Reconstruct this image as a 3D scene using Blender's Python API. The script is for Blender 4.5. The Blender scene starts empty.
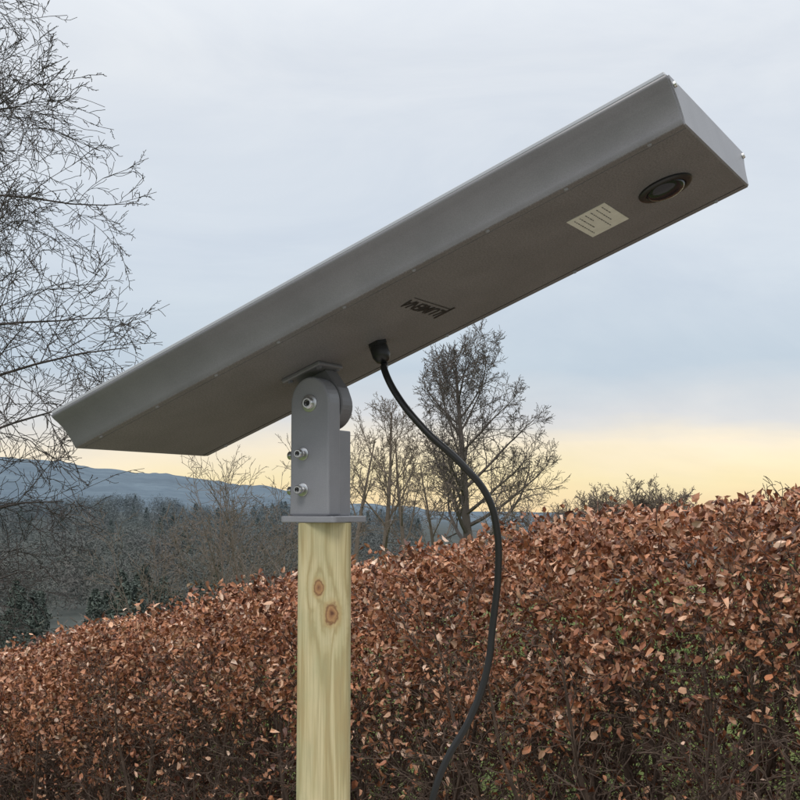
import bpy, math, random
import numpy as np
from mathutils import Vector, Matrix, noise
random.seed(7); rng=np.random.default_rng(7)
sc=bpy.context.scene
sc.view_settings.view_transform='Standard'; sc.view_settings.look='None'; sc.view_settings.exposure=0
# ------------------------------------------------------------ helpers
def link(o,parent=None,keep=False):
    sc.collection.objects.link(o)
    if parent:
        o.parent=parent
        if keep: o.matrix_parent_inverse=parent.matrix_world.inverted()
    return o
def mesh_obj(name,v,f,mat=None,parent=None,keep=False,smooth=False,bevel=0,mtx=None):
    m=bpy.data.meshes.new(name); m.from_pydata([tuple(a) for a in v],[],f); m.update()
    if smooth: m.polygons.foreach_set('use_smooth',[True]*len(m.polygons))
    o=bpy.data.objects.new(name,m)
    if mat: m.materials.append(mat)
    if mtx is not None: m.transform(mtx)
    link(o,parent,keep)
    if bevel:
        b=o.modifiers.new('b','BEVEL'); b.width=bevel; b.segments=3; b.limit_method='ANGLE'; b.angle_limit=math.radians(35)
    return o
def empty(name,mtx=None):
    o=bpy.data.objects.new(name,None); sc.collection.objects.link(o)
    if mtx is not None: o.matrix_world=mtx
    bpy.context.view_layer.update()
    return o
class N:
    def __init__(s,name):
        s.m=bpy.data.materials.new(name); s.m.use_nodes=True; s.t=s.m.node_tree; s.b=s.t.nodes['Principled BSDF']
        s.co=s.t.nodes.new('ShaderNodeTexCoord')
    def n(s,typ,**k):
        x=s.t.nodes.new(typ)
        for a,b in k.items(): setattr(x,a,b)
        return x
    def l(s,a,b): s.t.links.new(a,b)
    def set(s,**k):
        for a,b in k.items(): s.b.inputs[a.replace('_',' ')].default_value=b
    def mapping(s,scale=(1,1,1),out='Object',rot=(0,0,0)):
        mp=s.n('ShaderNodeMapping'); mp.inputs['Scale'].default_value=scale; mp.inputs['Rotation'].default_value=rot
        s.l(s.co.outputs[out],mp.inputs[0]); return mp.outputs[0]
    def noise(s,vec,scale,detail=4,rough=.55,dist=0):
        x=s.n('ShaderNodeTexNoise'); x.inputs['Scale'].default_value=scale; x.inputs['Detail'].default_value=detail
        x.inputs['Roughness'].default_value=rough; x.inputs['Distortion'].default_value=dist; s.l(vec,x.inputs['Vector']); return x.outputs['Fac']
    def ramp(s,fac,stops):
        r=s.n('ShaderNodeValToRGB'); e=r.color_ramp.elements
        while len(e)<len(stops): e.new(.5)
        for i,(p,c) in enumerate(stops): e[i].position=p; e[i].color=(*c,1) if len(c)==3 else c
        s.l(fac,r.inputs[0]); return r.outputs[0]
    def mix(s,fac,a,b,mode='MIX'):
        x=s.n('ShaderNodeMix',data_type='RGBA',blend_type=mode)
        for i,v in ((0,fac),(6,a),(7,b)):
            if hasattr(v,'is_output'): s.l(v,x.inputs[i])
            else: x.inputs[i].default_value=v if i==0 else (*v,1)
        return x.outputs[2]
    def math(s,op,a,b=0,clamp=False):
        x=s.n('ShaderNodeMath',operation=op,use_clamp=clamp)
        for i,v in ((0,a),(1,b)):
            if hasattr(v,'is_output'): s.l(v,x.inputs[i])
            else: x.inputs[i].default_value=v
        return x.outputs[0]
    def bump(s,h,strength,dist):
        x=s.n('ShaderNodeBump'); x.inputs['Strength'].default_value=strength; x.inputs['Distance'].default_value=dist
        s.l(h,x.inputs['Height']); s.l(x.outputs[0],s.b.inputs['Normal'])
def simple(name,col,rough=.5,metal=0):
    k=N(name); k.set(Base_Color=(*col,1),Roughness=rough,Metallic=metal); return k.m
# ------------------------------------------------------------ materials
def powder(name,c1,c2,rough=.5,sp=900,bmp=.25):
    k=N(name); o=k.co.outputs['Object']
    a=k.noise(o,sp,2,.7); b=k.noise(o,9,4)
    c=k.mix(k.ramp(a,[(.35,(0,0,0)),(.65,(1,1,1))]),c1,c2)
    d=k.ramp(b,[(.3,(.86,.86,.86)),(.7,(1.06,1.055,1.05))])
    k.l(k.mix(1,c,d,'MULTIPLY'),k.b.inputs['Base Color']); k.set(Roughness=rough,Metallic=0.1)
    k.bump(a,bmp,.0004); return k.m
M_house=powder('grey_powder_coat',(.168,.168,.182),(.20,.20,.215),.38,600,.12)
M_under=powder('speckled_underside',(.130,.125,.130),(.225,.215,.220),.5,300,.2)
M_brack=powder('bracket_grey_paint',(.25,.254,.280),(.285,.29,.32),.42,700,.2)
M_lug=powder('hinge_grey_paint',(.16,.16,.175),(.20,.20,.215),.45,700)
M_steel=simple('stainless',(.6,.6,.6),.28,1)
M_black=simple('black_rubber',(.012,.012,.013),.38)
M_lens=simple('black_lens',(.01,.01,.014),.08)
M_ink=simple('printed_ink',(.015,.015,.017),.5)
M_frame=simple('aluminium_frame',(.46,.47,.49),.3,.5)
k=N('sticker'); nn=k.noise(k.co.outputs['Object'],60,3); k.l(k.ramp(nn,[(.3,(.60,.59,.52)),(.7,(.70,.69,.62))]),k.b.inputs['Base Color']); k.set(Roughness=.4); M_stick=k.m
k=N('solar_cells')
br=k.n('ShaderNodeTexBrick'); br.offset=0; br.inputs['Scale'].default_value=1; br.inputs['Brick Width'].default_value=.12; br.inputs['Row Height'].default_value=.11; br.inputs['Mortar Size'].default_value=.002
br.inputs['Color1'].default_value=(.008,.012,.04,1); br.inputs['Color2'].default_value=(.01,.014,.045,1); br.inputs['Mortar'].default_value=(.4,.4,.42,1)
k.l(k.co.outputs['Object'],br.inputs['Vector']); k.l(br.outputs['Color'],k.b.inputs['Base Color']); k.set(Roughness=.1); M_solar=k.m
# wood
k=N('post_timber'); o=k.co.outputs['Object']
kn=[((-.010,-.05,1.556*.62),.010),((.015,-.05,1.507*.62),.013),((-.03,-.05,1.12*.62),.010)]
sep=k.mapping((1,1,.62)); dmin=None
dn=k.noise(k.mapping((1,1,1)),90,3); 
for c,r in kn:
    d=k.n('ShaderNodeVectorMath',operation='DISTANCE'); k.l(sep,d.inputs[0]); d.inputs[1].default_value=c
    q=k.math('DIVIDE',d.outputs['Value'],r)
    dmin=q if dmin is None else k.math('MINIMUM',dmin,q)
dmin=k.math('ADD',dmin,k.math('MULTIPLY',k.math('SUBTRACT',dn,.5),.9))
halo=k.math('EXPONENT',k.math('MULTIPLY',k.math('MULTIPLY',dmin,dmin),-.16),0)
base=k.noise(k.mapping((1,1,.045)),26,3,.5,.3)
g=k.math('ADD',k.math('MULTIPLY',base,11),k.math('MULTIPLY',halo,2.6))
g=k.math('SINE',k.math('MULTIPLY',g,3.0),0); g=k.math('MULTIPLY_ADD',g,.5); 
k.t.nodes[-1].inputs[2].default_value=.5
fine=k.noise(k.mapping((1,1,.02)),380,3,.6)
blot=k.noise(k.mapping((1,1,.5)),13,4)
c=k.ramp(g,[(0,(.58,.505,.30)),(.7,(.51,.435,.24)),(1,(.40,.32,.16))])
c=k.mix(k.math('MULTIPLY',k.ramp(fine,[(.42,(0,0,0)),(.72,(1,1,1))]),.65),c,(.32,.265,.14))
c=k.mix(k.math('MULTIPLY',k.ramp(blot,[(.42,(0,0,0)),(.68,(1,1,1))]),.65),c,(.36,.38,.22))
k3=k.math('DIVIDE',dmin,3)
knr=k.ramp(k3,[(0,(.12,.05,.025)),(.09,(.28,.14,.065)),(.20,(.40,.23,.10)),(.27,(.20,.10,.045)),(.36,(.46,.33,.15))])
c=k.mix(k.ramp(k3,[(.28,(1,1,1)),(.5,(0,0,0))]),c,knr)
k.l(c,k.b.inputs['Base Color']); k.set(Roughness=.75); k.bump(k.math('ADD',fine,k.math('MULTIPLY',g,.4)),.6,.0014); M_wood=k.m
def bark(name,c1,c2,sc_=40):
    k=N(name); a=k.noise(k.mapping((1,1,.3)),sc_,4); k.l(k.ramp(a,[(.3,c1),(.7,c2)]),k.b.inputs['Base Color']); k.set(Roughness=.9); return k.m
M_stem=bark('hedge_stem_bark',(.05,.032,.024),(.13,.09,.068))
M_twig=bark('dark_bark',(.035,.029,.028),(.075,.062,.056),10)
M_mid=bark('grey_bark',(.075,.062,.056),(.12,.10,.088),3)
M_mid2=bark('brown_bark',(.10,.078,.062),(.17,.135,.11),3)
def attr_mat(name,rough=.6):
    k=N(name); a=k.n('ShaderNodeAttribute',attribute_name='Col'); k.l(a.outputs['Color'],k.b.inputs['Base Color']); k.set(Roughness=rough); return k.m
M_leaf=attr_mat('dry_beech_leaf',.5)
M_blade=attr_mat('grass_blade',.6)
M_far=attr_mat('distant_foliage',.9)
# ------------------------------------------------------------ terrain
PITCH=5.06
def sm(a,b,x):
    t=np.clip((x-a)/(b-a),0,1); return t*t*(3-2*t)
RP=np.radians([-60,-30,-18,-13,-9,-5,-2,2,7,15,40]); RH=np.array([60,96,94,76,60,36,18,-4,-12,-10,-10.])
MH=11
def height(X,Y):
    X=np.asarray(X,float); Y=np.asarray(Y,float); r=np.hypot(X,Y); az=np.arctan2(X,Y)
    near=(5*np.tanh(.215*X/5)-.025*np.clip(Y,-30,60))*(1-sm(60,300,r))
    z=near-13*sm(16,150,r)
    left=1-sm(math.radians(-8),math.radians(10),az)
    front=sm(-1.6,-1.0,az)*(1-sm(1.0,1.6,az))
    z=z+MH*sm(210,620,r)*left*front*(1+.18*np.sin(az*23+1)+.1*np.sin(az*51))
    hf=np.interp(az,RP,RH)+3*np.sin(az*37)+2*np.sin(az*71+2)+1.2*np.sin(az*160)+.8*np.sin(az*410+np.sin(az*97)*3)
    base=-13+MH*left*front
    z=z+sm(950,2400,r)*(hf-base)-sm(2600,6000,r)*np.clip(hf+10,0,200)
    z=z+.05*np.sin(X*.9+Y*.5)*np.sin(Y*.7)*sm(6,20,r)
    return z
def hz(x,y): return float(height(x,y))
azs=np.radians(np.concatenate([np.arange(-30,30,.15),np.arange(30,330,3.)])); rad=np.geomspace(.35,9000,190)
A,R=np.meshgrid(azs,rad); X=R*np.sin(A); Y=R*np.cos(A); Z=height(X,Y); na=len(azs); nr=len(rad)
V=np.stack([X.ravel(),Y.ravel(),Z.ravel()],1).tolist(); V.append((0,0,0)); F=[]
for i in range(nr-1):
    for j in range(na):
        j2=(j+1)%na; F.append((i*na+j,i*na+j2,(i+1)*na+j2,(i+1)*na+j))
for j in range(na): F.append((len(V)-1,(j+1)%na,j))
k=N('grass_and_fields'); g=k.n('ShaderNodeNewGeometry'); ln=k.n('ShaderNodeVectorMath',operation='LENGTH'); k.l(g.outputs['Position'],ln.inputs[0]); D=ln.outputs['Value']
P=g.outputs['Position']
a=k.noise(P,2.2,5); b=k.noise(P,30,4,.7)
gr=k.mix(k.math('MULTIPLY',k.ramp(b,[(.35,(0,0,0)),(.7,(1,1,1))]),.6),k.ramp(a,[(.3,(.085,.12,.032)),(.7,(.15,.18,.06))]),(.055,.07,.025))
dt=k.n('ShaderNodeVectorMath',operation='DOT_PRODUCT'); k.l(P,dt.inputs[0]); dt.inputs[1].default_value=(.6906,.7233,0)
off=k.math('ABSOLUTE',k.math('SUBTRACT',dt.outputs['Value'],4.75),0)
lit=k.ramp(k.noise(P,45,4,.8),[(.35,(.05,.028,.018)),(.5,(.13,.07,.04)),(.65,(.22,.13,.08))])
gr=k.mix(k.ramp(k.math('DIVIDE',k.math('ADD',off,k.math('MULTIPLY',a,.9)),4),[(.36,(1,1,1)),(.46,(0,0,0))]),gr,lit)
bounce_grav=k.ramp(k.noise(P,60,4,.8),[(.3,(.25,.225,.20)),(.5,(.38,.35,.32)),(.7,(.50,.465,.43))])  # unseen pale gravel, added to bounce light onto the lamp underside
gr=k.mix(k.ramp(k.math('DIVIDE',k.math('ADD',D,k.math('MULTIPLY',a,.5)),10),[(.335,(0,0,0)),(.365,(1,1,1))]),bounce_grav,gr)
w1=k.noise(P,.035,6,.75)
wood=k.ramp(w1,[(.35,(.042,.050,.046)),(.5,(.060,.068,.064)),(.65,(.078,.086,.080))])
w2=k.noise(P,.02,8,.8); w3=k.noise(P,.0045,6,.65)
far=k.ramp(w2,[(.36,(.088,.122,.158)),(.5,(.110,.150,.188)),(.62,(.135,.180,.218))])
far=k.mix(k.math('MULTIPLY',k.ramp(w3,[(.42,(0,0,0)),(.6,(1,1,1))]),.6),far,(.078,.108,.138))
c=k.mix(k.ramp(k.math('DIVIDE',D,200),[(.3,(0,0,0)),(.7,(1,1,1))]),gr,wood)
c=k.mix(k.ramp(k.math('DIVIDE',D,2200),[(.2,(0,0,0)),(.6,(1,1,1))]),c,far)  # blue-grey aerial haze mixed into the base colour with distance
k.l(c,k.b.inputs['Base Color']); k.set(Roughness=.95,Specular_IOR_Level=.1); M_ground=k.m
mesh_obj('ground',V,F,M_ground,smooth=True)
# ------------------------------------------------------------ solar lamp
CO=Vector((-.0011,2.284,2.047))
ux=Vector((.8199,-.4479,.3568)).normalized(); vy=Vector((.4794,.8776,0)).normalized(); vz=ux.cross(vy)
LM=Matrix(((ux.x,vy.x,vz.x,CO.x),(ux.y,vy.y,vz.y,CO.y),(ux.z,vy.z,vz.z,CO.z),(0,0,0,1)))
lamp=empty('solar_street_lamp',LM)
prof=[(.2075,0),(.2085,.010),(.2112,.022),(.2155,.034),(.2215,.046),(.2295,.057),(.2375,.0645),(.2385,.0665),(.2385,.0715)]
full=[(-w,h) for w,h in prof[::-1]]+[(w,h) for w,h in prof]
def L_at(h): return .640+.010*h/.07
def house(name,x0,x1,s,mat):
    v=[];f=[];n=len(full)
    for e,ss_ in ((x0,-1),(x1,1)):
        for w,h in full: v.append((e(h),w*s,.035+(h-.035)*(s if s<1 else 1)))
    for i in range(n):
        j=(i+1)%n; f.append((i,j,n+j,n+i))
    f.append(tuple(range(n))[::-1]); f.append(tuple(range(n,2*n)))
    return mesh_obj(name,v,f,mat,lamp)
body=house('housing',lambda h:-L_at(h),lambda h:L_at(h),1,M_house)
body.data.materials.append(M_under)
for p in body.data.polygons:
    if p.normal.z<-.9 : p.material_index=1
    p.use_smooth = abs(p.normal.x)<.5 and abs(p.normal.z)<.93
body.modifiers.new('b','BEVEL').width=.0012
house('end_plate_high',lambda h:L_at(h)-.002,lambda h:L_at(h)+.0025,.975,M_brack)
house('end_plate_low',lambda h:-L_at(h)-.0025,lambda h:-L_at(h)+.002,.975,M_brack)
def box(name,x0,x1,y0,y1,z0,z1,mat,parent,bevel=0,keep=False,mtx=None):
    v=[(x,y,z) for x in (x0,x1) for y in (y0,y1) for z in (z0,z1)]
    f=[(0,1,3,2),(4,6,7,5),(0,4,5,1),(2,3,7,6),(0,2,6,4),(1,5,7,3)]
    return mesh_obj(name,v,f,mat,parent,keep,bevel=bevel,mtx=mtx)
box('panel_frame',-.648,.648,-.2365,.2365,.072,.078,M_frame,lamp,.001)
box('solar_panel',-.635,.635,-.223,.223,.0785,.081,M_solar,lamp)
box('cover_seam_far',-.638,.638,.186,.1872,-.0007,.001,M_ink,lamp)
box('cover_seam_near',-.638,.638,-.1885,-.1878,-.0006,.001,M_lug,lamp)
def cyl(r0,r1,h,seg=24,z0=0):
    v=[(r0*math.cos(a),r0*math.sin(a),z0) for a in [2*math.pi*i/seg for i in range(seg)]]+[(r1*math.cos(a),r1*math.sin(a),z0+h) for a in [2*math.pi*i/seg for i in range(seg)]]
    f=[(i,(i+1)%seg,seg+(i+1)%seg,seg+i) for i in range(seg)]+[tuple(range(seg))[::-1],tuple(range(seg,2*seg))]
    return v,f
def lathe(pr,seg=40):
    v=[];f=[]
    for r,z in pr:
        for i in range(seg): a=2*math.pi*i/seg; v.append((r*math.cos(a),r*math.sin(a),z))
    for k_ in range(len(pr)-1):
        for i in range(seg): j=(i+1)%seg; f.append((k_*seg+i,k_*seg+j,(k_+1)*seg+j,(k_+1)*seg+i))
    f.append(tuple(range(seg))[::-1]); f.append(tuple(range((len(pr)-1)*seg,len(pr)*seg))); return v,f
flip=Matrix.Rotation(math.pi,4,'X')
def lathe_obj(name,pr,mat,parent,M,keep=False,seg=40,smooth=True):
    v,f=lathe(pr,seg); o=mesh_obj(name,v,f,mat,parent,keep,smooth=smooth,mtx=M)
    if smooth:
        e=o.modifiers.new('e','EDGE_SPLIT'); e.split_angle=math.radians(40)
    return o
T=Matrix.Translation
lathe_obj('motion_sensor_ring',[(.047,-.002),(.047,.003),(.044,.0055),(.036,.0055),(.034,.003)],M_black,lamp,T((.541,.006,0))@flip)
lathe_obj('motion_sensor_lens',[(.034,.001),(.0325,.008),(.027,.0125),(.018,.016),(.008,.0178),(.001,.018)],M_lens,lamp,T((.541,.006,0))@flip)
sx,sy=.4166,0
box('label',sx-.036,sx+.036,sy-.064,sy+.064,-.0009,.0005,M_stick,lamp)
v=[];f=[]
def strip(x0,x1,y0,y1,z=-.0012):
    i=len(v); v.extend([(x0,y0,z),(x0,y1,z),(x1,y1,z),(x1,y0,z)]); f.append((i,i+1,i+2,i+3))
for r in range(6):
    x=sx-.027+r*.0105; y=sy-.052
    while y<sy+.05-(.03*(r%3)):
        w=random.uniform(.004,.012); strip(x,x+.0018,y,min(y+w,sy+.056)); y+=w+.003
mesh_obj('label_print',v,f,simple('grey_print',(.10,.10,.10)),lamp)
tc=bpy.data.curves.new('t','FONT'); tc.body='LUMENA'; tc.size=.036; tc.align_x='CENTER'; tc.align_y='CENTER'; tc.shear=.25; tc.offset=.0006
to=bpy.data.objects.new('t',tc); sc.collection.objects.link(to); bpy.context.view_layer.update()
me=bpy.data.meshes.new_from_object(to); bpy.data.objects.remove(to)
R3=Matrix(((0,-1,0,.060),(-1,0,0,-.008),(0,0,-1,-.0011),(0,0,0,1)))
me.transform(R3); me.materials.clear(); me.materials.append(M_ink); link(bpy.data.objects.new('printed_mark',me),lamp)
v=[];f=[]; strip(.0785,.0800,-.08,.068,-.0011); v+= [(.040,.064,-.0011),(.041,.070,-.0011),(.088,.069,-.0011),(.087,.062,-.0011)]; f.append((4,5,6,7))
mesh_obj('printed_mark_swoosh',v,f,M_ink,lamp)
v=[];f=[]
def add(vv,ff,M):
    i=len(v); v.extend([tuple(M@Vector(p)) for p in vv]); f.extend([tuple(i+q for q in p) for p in ff])
for i in range(9):
    x=-.58+i*.145
    add(*cyl(.0040,.003,.0022,12),T((x,-.198,0))@flip)
    if i%2==0: add(*cyl(.0042,.003,.0025,12),T((x,.198,0))@flip)
mesh_obj('underside_screws',v,f,M_brack,lamp)
v=[];f=[]
for y,z in ((-.215,.060),(.215,.060)):
    add(*cyl(.0055,.0045,.004,14),T((.6515,y,z))@Matrix.Rotation(math.pi/2,4,'Y'))
mesh_obj('end_screws',v,f,M_steel,lamp)
GX,GY=-.080,.048
lathe_obj('cable_gland',[(.020,-.001),(.020,.007),(.0175,.008),(.0175,.022),(.0155,.023),(.0140,.030),(.010,.034)],M_black,lamp,T((GX,GY,0))@flip,seg=6,smooth=False)
lathe_obj('cable_gland_nut',[(.0165,.006),(.0175,.012),(.0175,.027),(.013,.037),(.0085,.040)],M_black,lamp,T((GX,GY,0))@flip)
HX,HY,HZ=-.223,.021,-.0723
def extr(outline,y0,y1):
    n=len(outline); v=[(x,y0,z) for x,z in outline]+[(x,y1,z) for x,z in outline]
    f=[(i,(i+1)%n,n+(i+1)%n,n+i) for i in range(n)]+[tuple(range(n))[::-1],tuple(range(n,2*n))]; return v,f
r=.047
ol=[(r*math.cos(a),r*math.sin(a)) for a in np.linspace(math.pi,2*math.pi,19)]+[(.047,.02),(.034,.064),(-.034,.064)]+[(-.047,.02)]
vv,ff=extr(ol,0,.040); mesh_obj('hinge_lug',vv,ff,M_lug,lamp,bevel=.003,mtx=T((HX,HY,HZ)))
box('mount_plate',HX-.046,HX+.046,HY-.040,HY+.048,-.0085,.0004,M_lug,lamp,.003)
v=[];f=[]
for dx in (-.034,.036):
    for dy in (-.028,.036): add(*cyl(.006,.006,.004,6),T((HX+dx,HY+dy,-.0085))@flip)
mesh_obj('mount_plate_bolts',v,f,M_lug,lamp)
BM=T((-.151,2.39,0))@Matrix.Rotation(math.atan2(-.4794,.8776),4,'Z')
def rsq(s,rc,n=5):
    p=[]
    for cx,cy,a0 in ((1,1,0),(-1,1,90),(-1,-1,180),(1,-1,270)):
        for i in range(n+1):
            a=math.radians(a0+90*i/n); p.append((cx*(s-rc)+rc*math.cos(a),cy*(s-rc)+rc*math.sin(a)))
    return p
def prism(levels,n_=5):
    v=[];f=[];n=None
    for (s,rc,z) in levels:
        q=rsq(s,rc,n_); n=len(q); v+=[(x,y,z) for x,y in q]
    for k_ in range(len(levels)-1):
        for i in range(n): j=(i+1)%n; f.append((k_*n+i,k_*n+j,(k_+1)*n+j,(k_+1)*n+i))
    f.append(tuple(range(n))[::-1]); f.append(tuple(range((len(levels)-1)*n,len(levels)*n))); return v,f
vv,ff=prism([(.0420,.006,1.689),(.0420,.006,1.852)]); o=mesh_obj('post_socket',vv,ff,M_brack,lamp,True,bevel=.002,mtx=BM)
vv,ff=prism([(.0615,.010,1.6765),(.0615,.010,1.6885)]); mesh_obj('base_flange',vv,ff,M_brack,lamp,True,bevel=.002,mtx=T((.0055,0,0))@BM)
r=.0432
ol=[(r*math.cos(a),1.903+r*math.sin(a)*1.15) for a in np.linspace(0,math.pi,19)]+[(-r,1.75),(-.0445,1.6895),(.0445,1.6895),(r,1.75)]
vv,ff=extr(ol[::-1],-.0432,-.001); mesh_obj('hinge_cheek',vv,ff,M_brack,lamp,True,bevel=.004,mtx=BM)
def bolt(name,loc,d,r,ln,washer=True):
    M=BM@T(loc)@Vector(d).to_track_quat('Z','Y').to_matrix().to_4x4()
    if washer: lathe_obj(name+'_washer',[(r*1.5,-.001),(r*1.5,.002),(r*1.35,.0026)],M_steel,lamp,M,True)
    lathe_obj(name,[(r*.55,-.004),(r*.55,ln),(r,ln),(r,ln+.007),(r*.85,ln+.0085),(r*.6,ln+.0085),(r*.55,ln+.004)],M_steel,lamp,M,True)
    lathe_obj(name+'_socket',[(r*.53,ln+.0045),(r*.5,ln+.005)],M_ink,lamp,M,True,seg=6)
bolt('pivot_bolt',(0,-.0432,1.902),(0,-1,0),.0110,.002)
for i,z in enumerate((1.806,1.738)):
    bolt('clamp_bolt_%d'%(2*i+1),(-.014,-.0434,z),(0,-1,0),.0082,.012,True)
    bolt('clamp_bolt_%d'%(2*i+2),(-.0434,-.012,z-.001),(-1,0,0),.0082,.015,True)
cp=[tuple(LM@Vector((GX,GY,-.02))),tuple(LM@Vector((GX,GY,-.045))),(-.030,2.325,1.965),(-.009,2.30,1.918),(.0457,2.27,1.846),(.113,2.26,1.782),(.158,2.27,1.7275),(.177,2.28,1.663),(.1796,2.29,1.589),(.1704,2.3,1.496),(.1574,2.3,1.404),(.126,2.3,1.320),(.0833,2.3,1.246),(.0556,2.3,1.165),(.03,2.31,.9),(-.04,2.33,.4),(-.08,2.36,-.1)]
cu=bpy.data.curves.new('power_cable','CURVE'); cu.dimensions='3D'; s=cu.splines.new('BEZIER'); s.bezier_points.add(len(cp)-1)
for b_,p in zip(s.bezier_points,cp): b_.co=p; b_.handle_left_type=b_.handle_right_type='AUTO'
cu.bevel_depth=.0066; cu.bevel_resolution=5; cu.resolution_u=16; cu.materials.append(M_black)
link(bpy.data.objects.new('power_cable',cu),lamp,True)
vv,ff=prism([(.0495,.016,-.15),(.0495,.016,1.676)],8)
po=mesh_obj('wooden_post',vv,ff,M_wood,bevel=0,smooth=True); po.location=(-.1435,2.39,0); po.rotation_euler=(0,0,math.radians(1.5))
e=po.modifiers.new('e','EDGE_SPLIT'); e.split_angle=math.radians(50)
# ------------------------------------------------------------ tube builder
class TB:
    def __init__(s): s.v=[]; s.f=[]
    def tube(s,pts,rad,seg=3):
        n=len(pts); i0=len(s.v)
        for i,p in enumerate(pts):
            d=(pts[min(i+1,n-1)]-pts[max(i-1,0)])
            if d.length<1e-9: d=Vector((0,0,1))
            d.normalize(); a=d.orthogonal().normalized() if i==0 else (a-d*a.dot(d)).normalized(); b=d.cross(a)
            for k_ in range(seg):
                t=2*math.pi*k_/seg; s.v.append(p+(a*math.cos(t)+b*math.sin(t))*rad[i])
        for i in range(n-1):
            for k_ in range(seg):
                k2=(k_+1)%seg; s.f.append((i0+i*seg+k_,i0+i*seg+k2,i0+(i+1)*seg+k2,i0+(i+1)*seg+k_))
def rv(): return Vector((random.gauss(0,1),random.gauss(0,1),random.gauss(0,1)))
def grow(tb,p,d,L,r,lv,P):
    n=P['seg'][lv]; d=d.normalized(); pts=[p.copy()]; dirs=[d.copy()]; rads=[r]; env=P.get('env')
    if env and lv>1:
        e=env(p)
        if e>1.03: return
        L=min(L,L*max(.4,(1.1-e)*5))
    for i in range(n):
        d=(d+rv()*P['wan'][lv]+Vector((0,0,P['up'][lv]))).normalized()
        p=p+d*(L/n)
        if env and lv>0 and env(p)>(1.0 if lv==1 else 1.08): break
        pts.append(p.copy()); dirs.append(d.copy()); rads.append(max(r*(1-(i+1)/n*P['tap'][lv]),P['rmin']))
    n=len(pts)-1
    if n<1: return
    if n<P['seg'][lv]:
        for i in range(n+1): rads[i]=max(r*(1-i/n*P['tap'][lv]),P['rmin'])
    tb.tube(pts,rads,P['sides'][lv])
    if lv+1>=len(P['seg']): return
    c=P['num'][lv]; az=random.uniform(0,6.28)
    for i in range(c):
        t=P['t0'][lv]+(1-P['t0'][lv])*(i+random.random()*.8)/c; t=min(t,.99)
        k_=t*n; a=int(k_); fr=k_-a; q=pts[a].lerp(pts[a+1],fr); dd=dirs[a+1]; rr=rads[a]*(1-fr)+rads[a+1]*fr
        az+=2.4+random.uniform(-.5,.5); o=dd.orthogonal().normalized(); o.rotate(Matrix.Rotation(az,3,dd))
        an=math.radians(P['ang'][lv]*random.uniform(.7,1.25)*(1.15-.4*t))
        nd=dd*math.cos(an)+o*math.sin(an)
        prof=P['prof'](t) if lv==0 else (1.1-.55*t)
        grow(tb,q,nd,L*P['rat'][lv]*prof*random.uniform(.7,1.15),max(rr*P['rr'][lv],P['rmin']),lv+1,P)
def tree(name,loc,H,r,P,mat,seed,lean=(0,0,1),stems=1,spread=.45):
    random.seed(seed); tb=TB()
    for s_ in range(stems):
        dv=Vector(lean)+ (Vector((random.uniform(-spread,spread),random.uniform(-spread,spread),0)) if stems>1 else Vector((0,0,0)))
        grow(tb,Vector((0,0,-.1)),dv,H*(1 if stems==1 else random.uniform(.75,1.05)),r,0,P)
    o=mesh_obj(name,tb.v,tb.f,mat); o.location=loc; print(name,len(tb.f)); return o
def ell(cx,cz,rx,rz,bx=0):
    def f(p):
        a=math.atan2(p.z-cz,p.x-cx)
        k=1+.09*math.sin(3*a+bx)+.06*math.sin(7*a+bx*2)+.05*math.sin(13*a)
        return math.sqrt(((p.x-cx)/(rx*k))**2+(p.y/(rx*k))**2+((p.z-cz)/(rz*k))**2)
    return f
base=dict(seg=[9,8,5,4,3],wan=[.04,.10,.16,.2,.25],up=[.02,.09,.06,.04,.02],tap=[.85,.85,.8,.8,.7],sides=[7,5,3,3,3],num=[20,9,6,5],t0=[.30,.2,.2,.15],ang=[50,42,42,45],rat=[.5,.42,.5,.5],rr=[.5,.55,.6,.65],rmin=.013,
  prof=lambda t: .95-.35*t)
def at(px,y): return (px-400)/1242*y
D0=70; x0=at(473,D0); z0=hz(x0,D0); top=1.7+(510-338)/1242*D0-z0
tree('bare_tree',(x0,D0,z0),top*.93,.38,dict(base,num=[26,11,8,5],rmin=.0118,t0=[.30,.2,.15,.1],ang=[60,46,44,45],rat=[.50,.46,.5,.5],prof=lambda t:1.0-.25*t,env=ell(.5,top-6.4,4.2,6.5,2.2)),M_mid,11)
def mid(px,d,ytop,wpx,seed,mat=M_mid2,num=(14,7,6,4),off=0,rm=.9):
    x=at(px,d); z=hz(x,d); t_=1.7+(510-ytop)/1242*d-z; rx=wpx/2/1242*d; rz=min(t_*.45,rx*1.6)
    tree('bare_tree',(x,d,z),t_*.95,.017*t_,dict(base,num=list(num),rmin=.00016*d*rm,env=ell(off*rx,t_-rz,rx,rz,seed)),mat,seed,lean=(off*.1,0,1))
mid(378,46,398,100,23,num=(16,8,6,4)); mid(412,62,425,76,29,num=(14,7,6,4)); mid(350,58,425,64,31,num=(12,7,5,4)); mid(440,52,450,70,33,num=(13,7,5,4))
shr=dict(base,seg=[6,5,4,3],wan=[.1,.15,.2,.25],up=[.02,.03,.02,0],num=[8,5,4],t0=[.2,.15,.15],ang=[38,42,45],rat=[.5,.5,.5],rr=[.5,.6,.65],sides=[5,3,3,3],prof=lambda t:1.1-.3*t)
for i,(px,d,yt) in enumerate([(240,26,466),(280,31,462),(200,36,508),(150,40,528),(322,40,456),(260,44,490),(498,48,478),(528,52,498)]):
    x=at(px,d); z=hz(x,d); H=(1.7+(510-yt)/1242*d-z)
    tree('bare_shrub',(x,d,z),H*.95,.035,dict(shr,rmin=.0045*d/26),M_mid2,50+i,stems=3,spread=.35)
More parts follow.
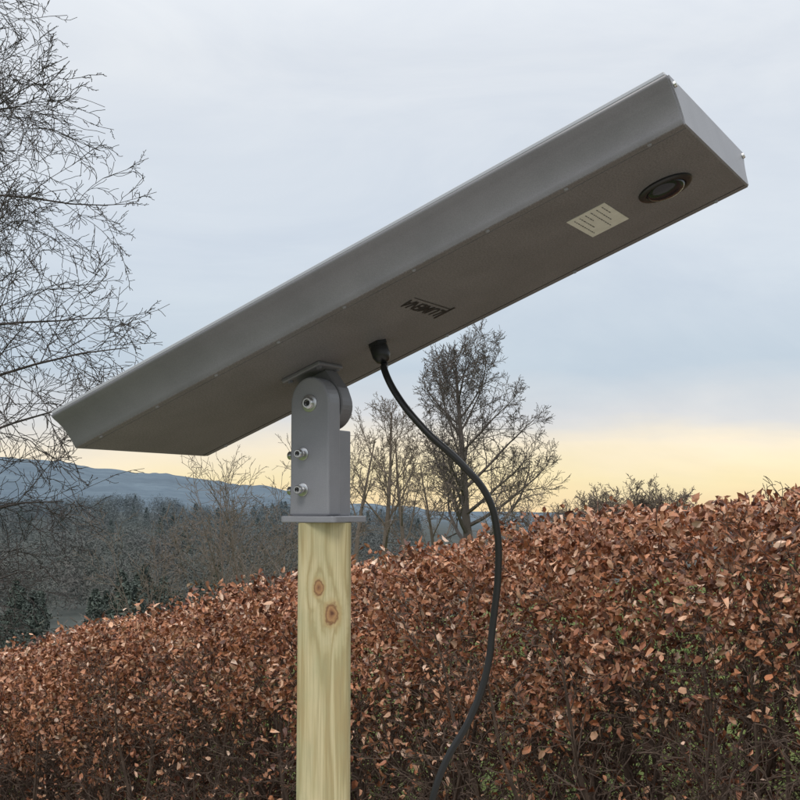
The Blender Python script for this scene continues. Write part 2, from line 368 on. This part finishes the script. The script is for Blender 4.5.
for i,(px,d,yt) in enumerate([(556,40,506),(580,38,500),(604,36,496),(628,34,490),(652,34,488),(676,34,494)]):
    x=at(px,d); z=hz(x,d); H=(1.7+(510-yt)/1242*d-z)
    tree('bare_shrub',(x,d,z),H*.84,.04,dict(shr,rmin=.007,num=[14,9,7]),M_mid2,80+i,stems=6,spread=.3)
# big tree on the left, behind the hedge: wide low-branched crown
Pn=dict(seg=[8,10,7,6,4],wan=[.05,.10,.16,.2,.22],up=[.02,.0,-.015,-.02,.01],tap=[.8,.82,.8,.75,.6],sides=[7,5,4,3,3],num=[44,12,7,5],t0=[.14,.18,.12,.1],ang=[76,46,46,48],rat=[.50,.36,.46,.5],rr=[.30,.5,.55,.6],rmin=.0038,prof=lambda t: 1.15-.45*t,
  env=ell(.25,5.6,3.25,6.3,2))
tree('bare_tree',(-6.38,13.6,hz(-6.38,13.6)),11.0,.15,Pn,M_twig,8,lean=(.0,-.02,1))
# ------------------------------------------------------------ distant woodland (one object)
def cols(me,arr,dom='POINT'):
    a=me.color_attributes.new('Col','FLOAT_COLOR',dom); a.data.foreach_set('color',np.concatenate([arr,np.ones((len(arr),1))],1).astype(np.float32).ravel())
def quadmesh(name,Q,C,mat,parent=None,per=4):
    n=len(Q); me=bpy.data.meshes.new(name); me.vertices.add(n*per); me.vertices.foreach_set('co',Q.reshape(-1).astype(np.float32))
    me.loops.add(n*per); me.loops.foreach_set('vertex_index',np.arange(n*per,dtype=np.int32)); me.polygons.add(n)
    me.polygons.foreach_set('loop_start',np.arange(0,n*per,per,dtype=np.int32)); me.update(calc_edges=True)
    cols(me,np.repeat(C,per,0)); me.materials.append(mat); o=bpy.data.objects.new(name,me); link(o,parent); return o
def rdir(n):
    d=rng.normal(size=(n,3)); return d/np.linalg.norm(d,axis=1,keepdims=True)
Q=[];C=[]
def cards(c,L,W,col):
    n=len(c); a=rdir(n); b=np.cross(a,rdir(n)); b/=np.linalg.norm(b,axis=1,keepdims=True)
    a=a*L[:,None]/2; b=b*W[:,None]/2; Q.append(np.stack([c-a-b,c+a-b*.3,c+a+b*.3,c-a+b],1)); C.append(col)
def woodtree(x,y,H,kind,near=False):
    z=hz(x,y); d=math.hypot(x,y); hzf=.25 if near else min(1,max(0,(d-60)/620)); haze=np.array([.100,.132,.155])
    if kind=='con':
        n=900 if near else 520; t=rng.random(n)**.9; rr=(np.clip(1-t,0,1)**.65)*H*.20*(.3+.75*rng.random(n)**.5)*(1+.2*np.sin(t*19+x))+.1; a=rng.random(n)*6.283
        c=np.stack([x+rr*np.cos(a),y+rr*np.sin(a),z+H*(.02+.94*t)],1); base_=np.array([.060,.074,.050])*rng.uniform(.85,1.3)
        col=base_*(.8+.4*rng.random((n,1))); L=np.full(n,H*.055); W=L*.45
    else:
        n=520; u=rdir(n)*(rng.random((n,1))**.4); w=H*.40
        u*= 1+.25*np.sin(u[:,[0]]*7+x)*np.cos(u[:,[2]]*6+y)
        c=np.stack([x+u[:,0]*w,y+u[:,1]*w,z+H*.50+u[:,2]*H*.48],1); t_=rng.random()
        base_=np.array([.112,.094,.078])*(1-t_)+np.array([.080,.087,.064])*t_
        col=base_*(.78+.44*rng.random((n,1))); L=np.full(n,H*.08); W=L*.22
    cards(c,L,W,col*(1-hzf)+haze*hzf)  # distance haze blended into the foliage colour
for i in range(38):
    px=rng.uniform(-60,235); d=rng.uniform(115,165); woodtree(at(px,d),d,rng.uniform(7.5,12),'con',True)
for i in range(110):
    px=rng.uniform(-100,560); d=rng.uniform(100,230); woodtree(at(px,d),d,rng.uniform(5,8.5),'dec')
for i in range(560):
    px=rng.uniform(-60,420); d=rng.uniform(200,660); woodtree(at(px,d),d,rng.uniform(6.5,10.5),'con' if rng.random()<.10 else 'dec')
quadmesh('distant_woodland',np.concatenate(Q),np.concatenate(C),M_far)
# ------------------------------------------------------------ beech hedge
hedge=empty('beech_hedge')
H0=np.array([1.45,4.5]); HD=np.array([-4.19,4.0]); HL=np.linalg.norm(HD); HD=HD/HL; HN=np.array([-HD[1],HD[0]])
if HN[1]>0: HN=-HN
S0,S1=-1.5,8.4; TH=1.15
def topz(s): return 1.83-1.05*(s/HL)+.085*np.sin(math.pi*np.clip(s/HL,0,1))
def place(s,w,z):
    xy=H0[None]+HD[None]*s[:,None]-HN[None]*w[:,None]; return np.concatenate([xy,z[:,None]],1)
def nz(s,w,z,sc_,off=0): return np.array([noise.noise(Vector((a*sc_+off,b*sc_,c*sc_))) for a,b,c in zip(s,w,z)])
N0=760000
s=rng.uniform(S0,S1,N0); w=rng.uniform(-.14,TH+.1,N0); dz=rng.uniform(-.12,1.45,N0)
pre=(w<.42)|(w>TH-.40)|(dz<.32)|(rng.random(N0)<.3)      # skip most of the invisible core
s,w,dz=s[pre],w[pre],dz[pre]; N0=len(s)
z=topz(s)-dz
n1=nz(s,w*0,dz,1.3); n2=nz(s,w,dz,3.4,5); n3=nz(s,w,dz,10,11)
front=.09*n1+.18*n2+.13*n3
topd=.04*n1+.06*n2+.05*n3
dep=np.minimum(np.minimum(w-front*1.2, TH-w-front*.5),(dz-topd))
inside=dep>0
shell=np.exp(-np.clip(dep,0,9)/.15)
rear=np.clip((w-.45*TH)/(.3*TH),0,1)
low=.74+.20*nz(s,w*0,dz*0,1.1,33)+.22*n2+.50*rear
dens=shell*1.0+.06
fade=1/(1+np.exp((dz-low)/.06)); dens=dens*(fade*.94+.08*(dz<1.4))
dens*=np.clip(.66+(3.4*n3+1.8*n2)*(1-.75*rear)+.34*rear,.02,1.45)
keep=inside&(rng.random(N0)<dens)
spr=(~inside)&(dep>-.05)&(dz<low)&(dz>.05)&(rng.random(N0)<.08*np.clip(.5+2*n2,0,1.5))
keep|=spr
s,w,dz,z,n2,n3,dep=[a[keep] for a in (s,w,dz,z,n2,n3,dep)]
Pp=place(s,w,z); n=len(Pp); print('leaves',n)
out=np.stack([np.full(n,HN[0]),np.full(n,HN[1]),np.full(n,.25)],1)
nor=rdir(n)*1.0+out*.22; nor/=np.linalg.norm(nor,axis=1,keepdims=True)
ax=rdir(n)+np.array([0,0,-.45]); ax-=nor*np.sum(ax*nor,1,keepdims=True); ax/=np.linalg.norm(ax,axis=1,keepdims=True)
sd=np.cross(nor,ax)
Lf=rng.uniform(.018,.046,n); Wf=Lf*rng.uniform(.17,.36,n); fold=rng.uniform(.1,1.5,n)*Wf; curl=rng.uniform(-.9,.9,n)*Lf
def pt(a,b,c): return Pp+ax*(a*Lf)[:,None]+sd*(b*Wf)[:,None]+nor*(c)[:,None]
one=np.ones(n)
base_=pt(0*one,0*one,0*one); l1=pt(.3*one,one,fold+.1*curl); l2=pt(.68*one,.85*one,fold*.6+.5*curl); tip=pt(one,rng.uniform(-.5,.5,n),curl); r2=pt(.68*one,-.85*one,fold*1.2+.5*curl); r1=pt(.3*one,-one,fold+.1*curl); m1=pt(.5*one,0*one,.28*curl)
pal=np.array([[.36,.150,.075],[.43,.205,.115],[.54,.32,.205],[.25,.098,.052],[.13,.054,.035],[.64,.45,.34]])
pw=np.array([.24,.23,.15,.17,.14,.07]); ci=rng.choice(6,n,p=pw); col=pal[ci]*(.66+.6*rng.random((n,1)))
col*= np.clip(1+.5*n2+.5*n3,.5,1.5)[:,None]
Qa=np.stack([base_,l1,l2,m1],1); Qb=np.stack([m1,l2,tip,r2],1); Qc=np.stack([base_,m1,r2,r1],1)
quadmesh('leaves',np.concatenate([Qa,Qb,Qc]),np.concatenate([col,col,col]),M_leaf,hedge)
random.seed(3); tb=TB()
Ps=dict(seg=[8,5,4,3],wan=[.10,.16,.2,.22],up=[.05,.05,.02,.0],tap=[.75,.75,.7,.6],sides=[5,3,3,3],num=[11,5,3],t0=[.08,.15,.2],ang=[50,45,45],rat=[.42,.5,.5],rr=[.5,.6,.65],rmin=.0018,prof=lambda t:1.1-.55*t)
ss=S0
while ss<S1:
    ss+=random.uniform(.03,.08); ww=random.uniform(.12,TH-.1)
    xy=H0+HD*ss-HN*ww; lean=Vector((random.uniform(-.35,.35),random.uniform(-.35,.35),1))
    g0=hz(xy[0],xy[1]); Hh=float(topz(ss))-g0
    grow(tb,Vector((xy[0],xy[1],g0-.03)),lean,Hh*random.uniform(.55,.84),random.uniform(.008,.02),0,Ps)
for i in range(1100):
    s_=random.uniform(S0,S1); top=random.random()<.2
    w_=random.uniform(.0,TH) if top else .10; d_=.10 if top else random.uniform(.08,1.4)
    xy=H0+HD*s_-HN*w_; p=Vector((xy[0],xy[1],float(topz(s_))-d_))
    d=Vector((HN[0]*.6,HN[1]*.6,.3))+rv()*.5 if not top else Vector((0,0,1))+rv()*.5
    grow(tb,p,d,random.uniform(.08,.14) if d_<.3 else random.uniform(.08,.24),.0028,2,dict(Ps,rmin=.0014))
mesh_obj('stems',tb.v,tb.f,M_stem,hedge)
# ------------------------------------------------------------ grass
n=45000
gx=rng.uniform(-9,9,n); gy=rng.uniform(4.0,17,n); dd_=gx*.6906+gy*.7233-4.75; kp=np.abs(dd_)>.85; gx,gy=gx[kp],gy[kp]; n=len(gx); gzv=height(gx,gy)
hh=rng.uniform(.04,.13,n)*(.7+.6*rng.random(n)); a=rng.random(n)*6.283; wd=rng.uniform(.003,.007,n)*(1+gy/12)
sx_=np.stack([np.cos(a)*wd,np.sin(a)*wd,0*a],1); le=np.stack([rng.normal(0,.04,n),rng.normal(0,.04,n),hh],1)
Bp=np.stack([gx,gy,gzv-.01],1); Qg=np.stack([Bp-sx_,Bp+sx_,Bp+le+sx_*.15,Bp+le-sx_*.15],1)
gc=np.array([.11,.15,.045])*(.6+.8*rng.random((n,1)))+np.array([.06,.03,0])*(rng.random((n,1))<.25)
quadmesh('grass',Qg,gc,M_blade)
# ------------------------------------------------------------ world
W=bpy.data.worlds.new('World'); sc.world=W; W.use_nodes=True; t=W.node_tree
k=N.__new__(N); k.t=t; bg=t.nodes['Background']; bg.inputs['Strength'].default_value=.1
k.co=k.n('ShaderNodeTexCoord'); g=k.co.outputs['Generated']
SE,SR=50,195
sky=k.n('ShaderNodeTexSky',sky_type='NISHITA'); sky.sun_disc=False; sky.sun_elevation=math.radians(SE); sky.sun_rotation=math.radians(SR)
sx3=k.n('ShaderNodeSeparateXYZ'); k.l(g,sx3.inputs[0]); zz=sx3.outputs['Z']
cn=k.noise(k.mapping((1.2,1.2,7),'Generated'),2.2,6,.55,.4)
zd=k.math('ADD',zz,k.math('MULTIPLY',k.math('SUBTRACT',cn,.5),.06))
rp=k.ramp(zd,[(0,(1.0,.76,.44)),(.022,(1.0,.85,.52)),(.048,(1.0,.88,.68)),(.074,(.73,.74,.76)),(.115,(.57,.66,.75)),(.20,(.67,.74,.825)),(.33,(.77,.815,.875)),(1,(1.0,1.0,1.0))])
wisp=k.noise(k.mapping((1,1,3),'Generated',(0,.25,0)),3.5,7,.6,.6)
c=k.mix(1,rp,k.ramp(wisp,[(.3,(.91,.925,.95)),(.7,(1.08,1.065,1.04))]),'MULTIPLY')
br_=k.ramp(zz,[(.35,(.1,.1,.1)),(1,(.19,.19,.19))])
c=k.mix(1,c,k.mix(1,br_,(100,100,100),'MULTIPLY'),'MULTIPLY')
c=k.mix(.05,c,sky.outputs[0]); k.l(c,bg.inputs['Color'])
sl=bpy.data.lights.new('sun','SUN'); sl.energy=1.3; sl.angle=math.radians(20); sl.color=(1,.95,.88)
so=bpy.data.objects.new('sun',sl); sc.collection.objects.link(so)
dv=Vector((math.sin(math.radians(SR))*math.cos(math.radians(SE)),math.cos(math.radians(SR))*math.cos(math.radians(SE)),math.sin(math.radians(SE))))
so.rotation_euler=dv.to_track_quat('Z','Y').to_euler()
# ------------------------------------------------------------ camera
cd=bpy.data.cameras.new('camera'); cd.sensor_width=36; cd.lens=36*1242/800; cd.clip_end=20000; cd.clip_start=.05
cam=bpy.data.objects.new('camera',cd); sc.collection.objects.link(cam); cam.location=(0,0,1.7); cam.rotation_euler=(math.radians(90+PITCH),0,0); sc.camera=cam
